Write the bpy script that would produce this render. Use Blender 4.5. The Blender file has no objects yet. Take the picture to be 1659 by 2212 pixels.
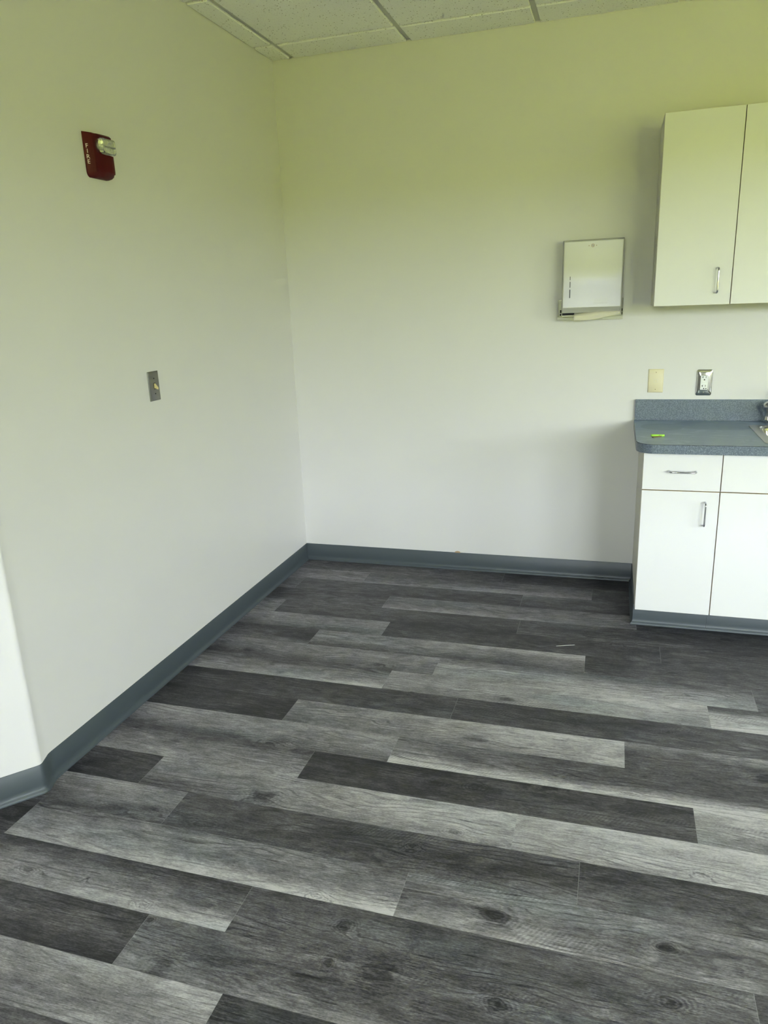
import bpy, bmesh, math, random
from mathutils import Vector, Matrix
random.seed(7)
scene = bpy.context.scene
COL = scene.collection
PI = math.pi

# ------------------------------------------------------------------ materials
def mat(name, color=(.8, .8, .8), rough=.5, metal=0., spec=.5):
    m = bpy.data.materials.new(name); m.use_nodes = True
    b = m.node_tree.nodes['Principled BSDF']
    b.inputs['Base Color'].default_value = (*color, 1)
    b.inputs['Roughness'].default_value = rough
    b.inputs['Metallic'].default_value = metal
    b.inputs['Specular IOR Level'].default_value = spec
    return m

class NT:
    """small helper for node graphs"""
    def __init__(s, m):
        s.t = m.node_tree; s.n = s.t.nodes; s.l = s.t.links; s.b = s.n['Principled BSDF']
    def add(s, kind, **kw):
        nd = s.n.new(kind)
        for k, v in kw.items(): setattr(nd, k, v)
        return nd
    def put(s, sock, v):
        if isinstance(v, bpy.types.NodeSocket): s.l.new(v, sock)
        elif v is not None: sock.default_value = v
    def math(s, op, a, b=None, c=None, clamp=False):
        nd = s.add('ShaderNodeMath', operation=op); nd.use_clamp = clamp
        s.put(nd.inputs[0], a)
        if b is not None: s.put(nd.inputs[1], b)
        if c is not None: s.put(nd.inputs[2], c)
        return nd.outputs[0]
    def vmul(s, a, v):
        nd = s.add('ShaderNodeVectorMath', operation='MULTIPLY'); s.put(nd.inputs[0], a); nd.inputs[1].default_value = v
        return nd.outputs[0]
    def vadd(s, a, b):
        nd = s.add('ShaderNodeVectorMath', operation='ADD'); s.put(nd.inputs[0], a); s.put(nd.inputs[1], b)
        return nd.outputs[0]
    def noise(s, vec, scale, detail=3, rough=.55, dist=0.):
        nd = s.add('ShaderNodeTexNoise'); s.put(nd.inputs['Vector'], vec)
        nd.inputs['Scale'].default_value = scale; nd.inputs['Detail'].default_value = detail
        nd.inputs['Roughness'].default_value = rough; nd.inputs['Distortion'].default_value = dist
        return nd.outputs[0]
    def ramp(s, f, lo, hi, a=0., b=1.):
        nd = s.add('ShaderNodeMapRange'); s.put(nd.inputs[0], f)
        nd.inputs[1].default_value = lo; nd.inputs[2].default_value = hi
        nd.inputs[3].default_value = a; nd.inputs[4].default_value = b
        nd.interpolation_type = 'SMOOTHSTEP'
        return nd.outputs[0]
    def mix(s, f, a, b, kind='RGBA', blend='MIX'):
        nd = s.add('ShaderNodeMix', data_type=kind, blend_type=blend) if kind == 'RGBA' else s.add('ShaderNodeMix', data_type=kind)
        i = {'RGBA': (6, 7, 2), 'FLOAT': (2, 3, 0)}[kind]
        s.put(nd.inputs[0], f); s.put(nd.inputs[i[0]], a); s.put(nd.inputs[i[1]], b)
        return nd.outputs[i[2]]
    def obj(s): return s.add('ShaderNodeTexCoord').outputs['Object']
    def bump(s, h, strength, dist=.001):
        nd = s.add('ShaderNodeBump'); s.put(nd.inputs['Height'], h)
        nd.inputs['Strength'].default_value = strength; nd.inputs['Distance'].default_value = dist
        s.l.new(nd.outputs[0], s.b.inputs['Normal'])

def painted(name, col, rough=.5, amp=.02, bump=.15, scale=260, spec=.4):
    m = mat(name, col, rough, spec=spec); g = NT(m); o = g.obj()
    f = g.noise(o, 1.7, 1)
    c = g.mix(f, (*[x*(1-amp) for x in col], 1), (*[min(1, x*(1+amp)) for x in col], 1))
    g.l.new(c, g.b.inputs['Base Color'])
    if bump: g.bump(g.noise(o, scale, 1), bump, .0006)
    return m

M = {}
M['wall'] = painted('wall_paint', (.69, .68, .655), .42, .012, 0, 330, .35)
M['wall_diag'] = M['wall']
M['tee'] = painted('grid_metal', (.60, .60, .56), .45, .02, 0.02)
M['melamine'] = painted('white_melamine', (.71, .71, .69), .38, .008, .05, 500, .45)
M['carcass'] = painted('cream_melamine', (.66, .64, .57), .45, .01, .03)
M['edge'] = mat('beige_edge_band', (.62, .53, .36), .5)
M['cove'] = painted('grey_vinyl', (.055, .070, .075), .42, .05, .05, 120, .5)
M['chrome'] = mat('chrome', (.55, .56, .57), .16, 1.)
M['steel'] = mat('brushed_steel', (.50, .50, .48), .32, 1.)
g = NT(M['steel']); g.bump(g.noise(g.vmul(g.obj(), (30, 600, 30)), 3, 2), .15, .0003)
M['worn_steel'] = mat('worn_steel', (.27, .27, .25), .38, 1.)
M['polished'] = mat('polished_steel', (.60, .60, .57), .12, 1.)
M['dark'] = mat('dark_void', (.012, .012, .01), .8)
M['ivory'] = mat('ivory_plastic', (.70, .64, .42), .4)
M['toggle'] = mat('yellowed_plastic', (.66, .56, .26), .4)
M['white_plastic'] = mat('white_plastic', (.82, .83, .80), .3)
M['red'] = painted('red_plastic', (.065, .001, .0014), .45, .05, .05, 260, .22)
M['letter'] = mat('white_print', (.75, .68, .62), .5)
M['paper'] = painted('paper_towel', (.68, .65, .52), .9, .03, .3, 90)
M['powder'] = painted('white_powdercoat', (.42, .42, .375), .20, .01, .25, 420, .6)
M['green'] = mat('lime_plastic', (.42, .85, .06), .35)
M['brass'] = mat('tarnished_brass', (.22, .15, .08), .45, 1.)
M['tan'] = mat('bare_drywall_paper', (.42, .29, .17), .9)
M['frame'] = mat('window_frame_metal', (.30, .29, .27), .45)

# clear lens (real clear polycarbonate)
M['lens'] = mat('clear_lens', (.95, .97, .93), .06)
M['lens'].node_tree.nodes['Principled BSDF'].inputs['Transmission Weight'].default_value = .85
M['lens'].node_tree.nodes['Principled BSDF'].inputs['IOR'].default_value = 1.4
M['reflector'] = mat('strobe_reflector', (.62, .62, .58), .22, 1.)
# window pane: clear architectural glass, mostly transparent with a soft mirror sheen
def pane_mat():
    m = bpy.data.materials.new('window_glass'); m.use_nodes = True
    t = m.node_tree; t.nodes.clear()
    o = t.nodes.new('ShaderNodeOutputMaterial'); mx = t.nodes.new('ShaderNodeMixShader')
    a = t.nodes.new('ShaderNodeBsdfTransparent'); a.inputs[0].default_value = (.95, .96, .95, 1)
    b = t.nodes.new('ShaderNodeBsdfGlossy'); b.inputs['Roughness'].default_value = .02
    mx.inputs[0].default_value = .06
    t.links.new(a.outputs[0], mx.inputs[1]); t.links.new(b.outputs[0], mx.inputs[2]); t.links.new(mx.outputs[0], o.inputs[0])
    return m
M['pane'] = pane_mat()

# speckled blue grey laminate
def laminate():
    m = mat('speckled_grey_laminate', (.12, .16, .19), .35); g = NT(m); o = g.obj()
    f = g.noise(o, 260, 3, .7); f2 = g.noise(o, 420, 1)
    c = g.mix(g.ramp(f, .42, .60), (.086, .112, .140, 1), (.160, .198, .232, 1))
    c = g.mix(g.ramp(f2, .60, .70, 0, .55), c, (.36, .43, .46, 1))
    # dried wipe marks and two faint round stains on the top (their own shape)
    sep = g.add('ShaderNodeSeparateXYZ'); g.l.new(o, sep.inputs[0])
    def ell(cx, cy, rx, ry):
        dx = g.math('DIVIDE', g.math('SUBTRACT', sep.outputs[0], cx), rx)
        dy = g.math('DIVIDE', g.math('SUBTRACT', sep.outputs[1], cy), ry)
        r = g.math('SQRT', g.math('ADD', g.math('MULTIPLY', dx, dx), g.math('MULTIPLY', dy, dy)))
        return g.ramp(g.math('ADD', r, g.math('MULTIPLY', g.noise(o, 9, 2), .25)), 1.05, 1.2, 1, 0)
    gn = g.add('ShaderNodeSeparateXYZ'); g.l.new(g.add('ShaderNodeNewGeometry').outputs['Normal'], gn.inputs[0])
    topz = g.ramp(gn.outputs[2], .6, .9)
    top_tint = g.math('MULTIPLY', topz, .70)  # even mix toward a paler blue on all upward faces
    c = g.mix(top_tint, c, (.29, .385, .50, 1))
    w = g.math('MULTIPLY', g.ramp(g.noise(g.vmul(o, (1, 2.6, 1)), 6, 5, .62, 2.2), .50, .72, 0, .55), topz)
    c = g.mix(w, c, (.44, .53, .62, 1))
    st = g.math('MULTIPLY', g.math('MAXIMUM', ell(2.00, -.21, .095, .10), ell(2.24, -.15, .19, .13)), .50)
    st = g.math('MULTIPLY', st, topz)
    c = g.mix(st, c, (.14, .195, .255, 1))
    g.l.new(c, g.b.inputs['Base Color'])
    g.bump(f, .05, .0003)
    return m
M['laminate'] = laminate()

# mineral fibre ceiling panel with pin holes
def tile_mat():
    m = mat('mineral_fibre_panel', (.82, .82, .77), .9, spec=.1); g = NT(m); o = g.obj()
    v = g.add('ShaderNodeTexVoronoi', feature='F1'); g.put(v.inputs['Vector'], g.vadd(o, (0, 0, 0)))
    v.inputs['Scale'].default_value = 62; v.inputs['Randomness'].default_value = 1
    keep = g.ramp(v.outputs['Color'], .30, .34)
    hole = g.math('MULTIPLY', g.ramp(g.math('ADD', v.outputs['Distance'], g.math('MULTIPLY', g.noise(o, 160, 1), .12)), .18, .24, 1, 0), keep)
    v2 = g.add('ShaderNodeTexVoronoi', feature='F1'); g.put(v2.inputs['Vector'], o); v2.inputs['Scale'].default_value = 170
    k2 = g.ramp(v2.outputs['Color'], .55, .6)
    h2 = g.math('MULTIPLY', g.ramp(v2.outputs['Distance'], .16, .24, .7, 0), k2)
    h = g.math('MAXIMUM', hole, h2)
    c = g.mix(h, (.93, .93, .89, 1), (.26, .23, .15, 1))
    g.l.new(c, g.b.inputs['Base Color'])
    g.bump(g.math('SUBTRACT', g.math('MULTIPLY', g.noise(o, 70, 4), .35), h), .5, .002)
    return m
M['tile'] = tile_mat()

# wood print vinyl planks
L_PL, W_PL = 1.248, .1572
def floor_mat():
    m = mat('wood_print_vinyl', (.2, .2, .2), .42, spec=.42); g = NT(m)
    at = g.add('ShaderNodeAttribute', attribute_name='tone'); tone = at.outputs['Fac']
    uv = g.add('ShaderNodeUVMap', uv_map='plank')       # metres along / across the plank
    sd = g.add('ShaderNodeAttribute', attribute_name='seed').outputs['Vector']
    P = g.vadd(uv.outputs[0], sd)                        # every plank its own stretch of print
    sp = g.add('ShaderNodeSeparateXYZ'); g.l.new(uv.outputs[0], sp.inputs[0]); U, V = sp.outputs[0], sp.outputs[1]
    sds = g.add('ShaderNodeSeparateXYZ'); g.l.new(sd, sds.inputs[0])
    kn = g.add('ShaderNodeAttribute', attribute_name='knot')     # distance to the next knot, its strength, its ring strength
    ks = g.add('ShaderNodeSeparateXYZ'); g.l.new(kn.outputs['Vector'], ks.inputs[0])
    kr, kamp, kring = ks.outputs
    band = g.noise(g.vmul(P, (1.7, 17, 1)), 1, 3, .6, .4)
    cloud = g.noise(g.vmul(P, (9, 26, 1)), 1, 5, .68, .8)
    kd = g.math('ADD', kr, g.math('MULTIPLY', g.math('SUBTRACT', cloud, .5), 1.5))
    near = g.ramp(kd, .2, 2.6, 1, 0)
    knot = g.math('MULTIPLY', g.ramp(kd, .25, 1.15, 1, 0), kamp)
    ring = g.math('MULTIPLY', g.math('MULTIPLY', g.math('SINE', g.math('MULTIPLY', kd, 17)), near), kring)
    big = g.noise(g.vmul(P, (1.5, 8, 1)), 1, 2, .5, .5)
    phase = g.math('ADD', g.math('ADD', g.math('MULTIPLY', V, 330), g.math('MULTIPLY', big, 60)), g.math('MULTIPLY', near, 9))
    line = g.math('ADD', g.math('SINE', phase), g.math('MULTIPLY', cloud, 1.5))
    line = g.ramp(line, 1.25, 2.0)
    lmask = g.ramp(band, .42, .60)
    fine = g.noise(g.vmul(P, (24, 330, 1)), 1, 4, .75)
    fleck = g.noise(g.vmul(P, (120, 300, 1)), 1, 3, .7)
    crack = g.ramp(g.noise(g.vmul(P, (7, 95, 3)), 1, 2, .5), .66, .76)
    pale = g.ramp(g.noise(g.vmul(P, (9, 130, 7)), 1, 2, .5), .66, .80)
    # saw marks across
    sxy = g.add('ShaderNodeSeparateXYZ'); g.l.new(P, sxy.inputs[0])
    saw = g.math('SINE', g.math('ADD', g.math('MULTIPLY', sxy.outputs[0], 520), g.math('MULTIPLY', sxy.outputs[1], 330)))
    smask = g.ramp(g.noise(g.vmul(P, (2.0, 19, 3)), 1, 1), .64, .74)
    saw = g.math('MULTIPLY', g.math('MULTIPLY', saw, smask), .05)
    t = g.math('ADD', tone, g.math('MULTIPLY', g.math('SUBTRACT', band, .5), .34))
    t = g.math('ADD', t, g.math('MULTIPLY', g.math('SUBTRACT', cloud, .5), .78))
    t = g.math('ADD', t, g.math('MULTIPLY', g.math('SUBTRACT', fine, .5), .85))
    t = g.math('ADD', t, g.math('MULTIPLY', g.math('SUBTRACT', fleck, .5), .55))
    t = g.math('SUBTRACT', t, g.math('MULTIPLY', g.math('MULTIPLY', line, lmask), .27))
    t = g.math('SUBTRACT', t, g.math('MULTIPLY', crack, .23))
    t = g.math('ADD', t, g.math('MULTIPLY', pale, .12))
    t = g.math('SUBTRACT', t, g.math('MULTIPLY', knot, .42))
    t = g.math('ADD', t, g.math('MULTIPLY', ring, .10))
    t = g.math('ADD', t, saw)
    t = g.math('MULTIPLY_ADD', t, 1.05, -.025)
    cr = g.add('ShaderNodeValToRGB'); g.l.new(t, cr.inputs[0])
    el = cr.color_ramp.elements
    el[0].position = 0.; el[0].color = (.016, .0155, .016, 1)
    el[1].position = 1.; el[1].color = (.495, .480, .495, 1)
    for p_, c_ in ((.2, (.0455, .0437, .0452)), (.4, (.102, .098, .102)), (.6, (.194, .187, .195)), (.8, (.327, .317, .330))):
        e = el.new(p_); e.color = (*c_, 1)
    # faint bluish / brownish print tint in places
    tint = g.noise(g.vmul(P, (2, 7, 1)), 1, 2)
    c = g.mix(g.ramp(tint, .5, .75, 0, .5), cr.outputs[0], (.86, 1.0, 1.02, 1), 'RGBA', 'MULTIPLY')
    c = g.mix(g.ramp(tint, .45, .25, 0, .4), c, (1.0, .95, .90, 1), 'RGBA', 'MULTIPLY')
    # joints: pale bevel at the butt ends, dark hairline along the long edges
    ue = g.math('MINIMUM', U, g.math('SUBTRACT', L_PL, U)); ve = g.math('MINIMUM', V, g.math('SUBTRACT', W_PL, V))
    c = g.mix(g.ramp(ue, .0003, .0012, .38, 0), c, (.34, .345, .34, 1))
    c = g.mix(g.ramp(ve, .0002, .0013, .55, 0), c, (.05, .05, .05, 1))
    g.l.new(c, g.b.inputs['Base Color'])
    g.l.new(g.ramp(t, 0, 1, .50, .40), g.b.inputs['Roughness'])
    g.bump(g.math('ADD', fine, g.math('MULTIPLY', line, -.4)), .22, .0005)
    return m
M['floor'] = floor_mat()

def lawn_mat():
    m = mat('lawn_grass', (.2, .3, .03), .9, spec=.1); g = NT(m); o = g.obj()
    c = g.mix(g.noise(o, .6, 1), (.255, .270, .036, 1), (.315, .32, .060, 1))
    g.l.new(c, g.b.inputs['Base Color'])
    return m
M['lawn'] = lawn_mat()

# ------------------------------------------------------------------ mesh helpers
def link(name, bm, m, parent=None, smooth=False, bevel=0., seg=2):
    me = bpy.data.meshes.new(name)
    bmesh.ops.recalc_face_normals(bm, faces=bm.faces[:])
    bm.to_mesh(me); bm.free()
    for mm in (m if isinstance(m, (list, tuple)) else [m]): me.materials.append(mm)
    if smooth:
        for p in me.polygons: p.use_smooth = True
    o = bpy.data.objects.new(name, me); COL.objects.link(o)
    if parent: o.parent = parent; o.matrix_parent_inverse = parent.matrix_basis.inverted()
    if bevel:
        b = o.modifiers.new('bevel', 'BEVEL'); b.width = bevel; b.segments = seg; b.limit_method = 'ANGLE'; b.angle_limit = .6
        b.harden_normals = False
        if not smooth:
            for p in me.polygons: p.use_smooth = True
            me.set_sharp_from_angle(angle=.6)
    elif smooth:
        me.set_sharp_from_angle(angle=.75)
    return o

def box(bm, lo, hi, mi=0):
    vs = [bm.verts.new((x, y, z)) for x in (lo[0], hi[0]) for y in (lo[1], hi[1]) for z in (lo[2], hi[2])]
    for f in ((0, 1, 3, 2), (4, 6, 7, 5), (0, 4, 5, 1), (2, 3, 7, 6), (0, 2, 6, 4), (1, 5, 7, 3)):
        bm.faces.new([vs[i] for i in f]).material_index = mi
    return vs

def prism(bm, pts, z0, z1):
    a = [bm.verts.new((x, y, z0)) for x, y in pts]; b = [bm.verts.new((x, y, z1)) for x, y in pts]
    bm.faces.new(a); bm.faces.new(b)
    n = len(pts)
    for i in range(n): bm.faces.new((a[i], a[(i+1) % n], b[(i+1) % n], b[i]))

def loft(bm, loops, cap0=False, cap1=False, closed=True):
    R = [[bm.verts.new(p) for p in lp] for lp in loops]
    n = len(R[0])
    for A, B in zip(R, R[1:]):
        for i in range(n if closed else n-1):
            bm.faces.new((A[i], A[(i+1) % n], B[(i+1) % n], B[i]))
    if cap0: bm.faces.new(R[0])
    if cap1: bm.faces.new(R[-1])
    return R

def tube(bm, pts, r, n=12, caps=True):
    pts = [Vector(p) for p in pts]; loops = []
    up = None
    for i, p in enumerate(pts):
        d = (pts[min(i+1, len(pts)-1)] - pts[max(i-1, 0)]).normalized()
        if up is None:
            up = d.orthogonal().normalized()
        up = (up - d*up.dot(d)).normalized(); s = d.cross(up)
        rr = r[i] if isinstance(r, (list, tuple)) else r
        loops.append([p + (up*math.cos(2*PI*k/n) + s*math.sin(2*PI*k/n))*rr for k in range(n)])
    loft(bm, loops, caps, caps)

def cyl(bm, c, axis, r, h, n=24, r2=None):
    c = Vector(c); a = Vector(axis).normalized()
    tube(bm, [c, c + a*h], [r, r if r2 is None else r2], n)

def rrect(x0, x1, y0, y1, r, n=5):
    P = []
    for cx, cy, a in ((x1-r, y1-r, 0), (x0+r, y1-r, 90), (x0+r, y0+r, 180), (x1-r, y0+r, 270)):
        for k in range(n+1):
            t = math.radians(a + 90*k/n); P.append((cx + r*math.cos(t), cy + r*math.sin(t)))
    return P

def tag(o, label=None, cat=None, group=None, kind=None):
    if label: o['label'] = label
    if cat: o['category'] = cat
    if group: o['group'] = group
    if kind: o['kind'] = kind
    return o

def empty(name, loc=(0, 0, 0)):
    o = bpy.data.objects.new(name, None); o.location = loc; o.empty_display_size = .05; COL.objects.link(o)
    bpy.context.view_layer.update()
    return o

def thing(name, loc, label, cat, group=None):
    return tag(empty(name, loc), label, cat, group)

def text_mesh(name, s, size, m, parent, matrix, depth=.0004, sx=1.):
    cu = bpy.data.curves.new('lettering', 'FONT'); cu.body = s; cu.size = size; cu.extrude = depth
    cu.align_x = 'CENTER'; cu.align_y = 'CENTER'
    to = bpy.data.objects.new('lettering', cu); COL.objects.link(to)
    bpy.context.view_layer.update()
    me = bpy.data.meshes.new_from_object(to.evaluated_get(bpy.context.evaluated_depsgraph_get()))
    COL.objects.unlink(to); bpy.data.objects.remove(to)
    me.transform(Matrix.Diagonal((sx, 1, 1, 1))); me.transform(matrix)
    me.materials.clear(); me.materials.append(m)
    o = bpy.data.objects.new(name, me); COL.objects.link(o)
    if parent: o.parent = parent; o.matrix_parent_inverse = parent.matrix_basis.inverted()
    return o

# ------------------------------------------------------------------ room
H = 2.7365
SKY_COL, SKY_STR, SUN_STR, EXPO = (.86, .92, 1.), 15.8, 2.2, 1.06
XR, YN, XL = 7.2, -5.2, -1.2
# left wall outline: straight run, small return, rounded nose, 45 degree splay
nose = []
n0, n1, nc = Vector((.0, -2.245)), Vector((.0185, -2.318)), .022
p_in, p_ap = Vector((0, -2.252)), Vector((.0215, -2.312))
d45 = Vector((-.65, -.76)).normalized()
ret = (p_ap - p_in).normalized()
A_ = p_ap - ret*.013; B_ = p_ap + d45*.013
for k in range(7):
    t = k/6; nose.append(A_*(1-t)**2 + p_ap*2*t*(1-t) + B_*t*t)
far45 = p_ap + d45*1.45
left_line = [Vector((0, 0)), p_in] + nose + [far45]

bm = bmesh.new()
pts = [(p.x, p.y) for p in left_line] + [(far45.x-.3, far45.y), (far45.x-.3, .15), (0, .15)]
prism(bm, pts, -.12, H+.3)
o = link('wall_left', bm, M['wall'], smooth=True); o.data.set_sharp_from_angle(angle=.45); tag(o, kind='structure')
bm = bmesh.new(); box(bm, (0, 0, -.12), (XR, .15, H+.3)); wb = tag(link('wall_back', bm, M['wall']), kind='structure')
bm = bmesh.new(); box(bm, (far45.x-.15, YN, -.12), (far45.x, far45.y, H+.3)); tag(link('wall_side', bm, M['wall']), kind='structure')
XL = far45.x

# torn spot of bare drywall paper just above the base
bm = bmesh.new()
pr = [(.929, .1015), (.931, .106), (.936, .1095), (.946, .1115), (.956, .1100), (.961, .1065), (.964, .1015)]
a = [bm.verts.new((x, 0, z)) for x, z in pr]; b = [bm.verts.new((x, -.0035, z)) for x, z in pr]
bm.faces.new(b); 
for i in range(len(pr)): bm.faces.new((a[i], a[(i+1) % len(pr)], b[(i+1) % len(pr)], b[i]))
tag(link('bare_patch', bm, M['tan'], wb), 'torn tan patch of bare drywall just above the grey base')

# near wall with three windows
WZ0, WZ1 = .90, 2.35
WX = [(1.1, 1.9), (3.1, 4.4), (4.6, 5.9)]            # openings in the near wall, along x
WR = [(-4.9, -3.0)]       # openings in the right wall, along y
def windowed(name, lo, hi, wins, z0, z1, fixed, ax):
    """thick wall along axis ax with openings"""
    def bx(a, b, za, zb): 
        if ax == 0: box(bm, (a, fixed[0], za), (b, fixed[1], zb))
        else: box(bm, (fixed[0], a, za), (fixed[1], b, zb))
    bm = bmesh.new()
    bx(lo, hi, -.12, z0); bx(lo, hi, z1, H+.3)
    xs = [lo] + [v for w in wins for v in w] + [hi]
    for i in range(0, len(xs), 2): bx(xs[i], xs[i+1], z0, z1)
    tag(link(name, bm, M['wall']), kind='structure')
windowed('wall_near', XL-.15, XR+.2, WX, WZ0, WZ1, (YN-.2, YN), 0)
windowed('wall_right', YN, .15, WR, WZ0, WZ1, (XR, XR+.2), 1)
k_ = 0
for ax, wins in ((0, WX), (1, WR)):
    for a, b in wins:
        k_ += 1; t = .045; m_ = (a+b)/2
        def bx(bm, u, v, d0, d1, za, zb):
            if ax == 0: box(bm, (u, YN-d1, za), (v, YN-d0, zb))
            else: box(bm, (XR+d0, u, za), (XR+d1, v, zb))
        bm = bmesh.new()
        bx(bm, a, a+t, .07, .13, WZ0, WZ1); bx(bm, b-t, b, .07, .13, WZ0, WZ1)
        bx(bm, a+t, b-t, .07, .13, WZ0, WZ0+t); bx(bm, a+t, b-t, .07, .13, WZ1-t, WZ1)
        split = b - a > 1
        if split: bx(bm, m_-.02, m_+.02, .07, .13, WZ0+t, WZ1-t)
        w = tag(link('window_%d' % k_, bm, M['frame']), kind='structure')
        for u, v in (((a+t, m_-.02), (m_+.02, b-t)) if split else ((a+t, b-t),)):
            bm = bmesh.new(); bx(bm, u, v, .098, .102, WZ0+t, WZ1-t); link('window_pane', bm, M['pane'], w)

# ------------------------------------------------------------------ floor
rows = {  # joints (x) and print tones back / middle / front, 0 dark .. 9 light
 1: (-.024, ['33343/43443/44443', '22111/22111/22111']),
 2: (-.787, ['44455/34455/55555', '43343/44444/55665', '33322/33222/22111']),
 3: (-1.134, ['44444/44444/44444', '33333/33322/33222', '43333/33222/22111']),
 4: (-.574, ['12222/22233/23333', '44444/44444/66654', '11111/11111/22222']),
 5: (-1.11, ['44455/44455/44455', '33323/33322/22211', '33222/32222/33322']),
 6: (-.480, ['56655/45555/34434', '11122/22221/23233', '22222/22222/22222']),
 7: (-.791, ['34322/24431/45544', '55678/55545/33334', '22222/22233/33333']),
 8: (-.155, ['55556/34555/22334', '54433/66655/66776', '33333/33333/33333']),
 9: (-.332, ['23333/45555/56678', '66788/66676/55666', '23333/77777/88888']),
 10: (-.012, ['11223/22222/22333', '22233/22233/33333', '22222/22222/22222']),
 11: (-.633, ['11112/22221/22221', '56788/55677/45567', '55655/33344/33444']),
 12: (-.166, ['56666/56656/33344', '44332/54333/88889', '33333/44444/55555']),
 13: (-.434, ['34333/66555/76667', '11222/22233/22333', '88888/67777/55666']),
 14: (-.947, ['22232/22222/11112', '66678/55677/24566', '78888/77787/66777']),
 15: (-.755, ['45665/44455/34433', '33333/33222/33344', '22333/33344/44455']),
 16: (-1.208, ['11112/11112/11112', '34554/66555/67888', '55555/45444/66555']),
 17: (-.361, ['32222/55554/66678', '33344/44334/33344', '33333/33333/33333']),
 18: (-.583, ['11222/22333/22111', '44444/43333/55555', '22333/22333/22333']),
 19: (-.280, ['66677/55556/33466', '22222/22233/22222', '44444/44444/44444']),
 20: (-.95, ['33333/33333/22222', '33433/44333/33333', '33333/33333/33333']),
}
bm = bmesh.new()
uvl = bm.loops.layers.uv.new('plank')
tl = bm.verts.layers.float.new('tone'); sl = bm.verts.layers.float_vector.new('seed')
KNOTS = [(0.07, -2.004, 0.01, 0.007, 0.9, 0.5), (0.669, -1.853, 0.045, 0.018, 0.45, 0.2), (0.758, -2.001, 0.014, 0.009, 0.5, 0.8), (0.745, -2.163, 0.05, 0.035, 0.6, 0.6), (0.418, -2.607, 0.012, 0.008, 0.9, 0.3), (0.625, -2.65, 0.022, 0.015, 0.35, 1.0), (1.071, -2.505, 0.025, 0.016, 0.25, 1.0), (0.677, -2.69, 0.018, 0.015, 0.8, 1.0), (1.177, -2.576, 0.025, 0.02, 0.45, 1.0), (1.175, -2.687, 0.015, 0.03, 0.6, 0.5), (1.376, -2.167, 0.025, 0.016, 0.6, 0.8), (1.271, -2.258, 0.02, 0.014, 0.6, 1.0), (1.394, -1.95, 0.028, 0.018, 0.3, 1.0), (2.058, -2.167, 0.022, 0.014, 0.6, 0.8), (1.875, -1.861, 0.025, 0.01, 0.35, 1.0), (1.541, -2.445, 0.06, 0.03, 0.75, 0.7), (1.951, -2.435, 0.028, 0.018, 0.6, 1.0), (1.584, -2.692, 0.03, 0.022, 0.6, 1.0), (1.956, -2.586, 0.035, 0.024, 0.3, 1.0), (2.292, -1.676, 0.04, 0.03, 0.9, 0.5), (1.356, -1.68, 0.05, 0.025, 0.6, 0.4), (1.426, -1.383, 0.035, 0.018, 0.6, 0.4), (2.01, -1.474, 0.02, 0.01, 0.4, 0.8), (2.055, -1.021, 0.022, 0.012, 0.8, 0.8), (1.045, -1.417, 0.022, 0.01, 0.7, 0.8), (0.421, -1.429, 0.025, 0.012, 0.7, 0.8), (1.839, -0.8, 0.02, 0.01, 0.7, 0.6), (1.208, -0.79, 0.03, 0.014, 0.6, 0.8), (0.843, -1.218, 0.04, 0.02, 0.6, 0.3), (0.211, -1.215, 0.04, 0.02, 0.6, 0.4), (2.3, -0.646, 0.035, 0.016, 0.7, 0.8), (0.447, -1.343, 0.008, 0.006, 0.8, 0.2), (0.291, -2.331, 0.05, 0.02, 0.4, 0.3), (0.42, -2.305, 0.04, 0.014, 0.4, 0.3), (0.643, -1.868, 0.03, 0.02, 0.4, 0.3), (1.269, -1.955, 0.03, 0.012, 0.5, 0.8), (1.636, -1.892, 0.03, 0.014, 0.5, 0.6), (0.288, -1.948, 0.03, 0.015, 0.3, 0.2), (0.228, -2.625, 0.03, 0.012, 0.3, 1.0), (0.624, -2.325, 0.05, 0.02, 0.3, 0.6), (0.785, -2.807, 0.03, 0.03, 0.5, 0.3), (1.3, -2.669, 0.06, 0.04, 0.4, 0.4)]
kl = bm.verts.layers.float_vector.new('knot')
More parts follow.
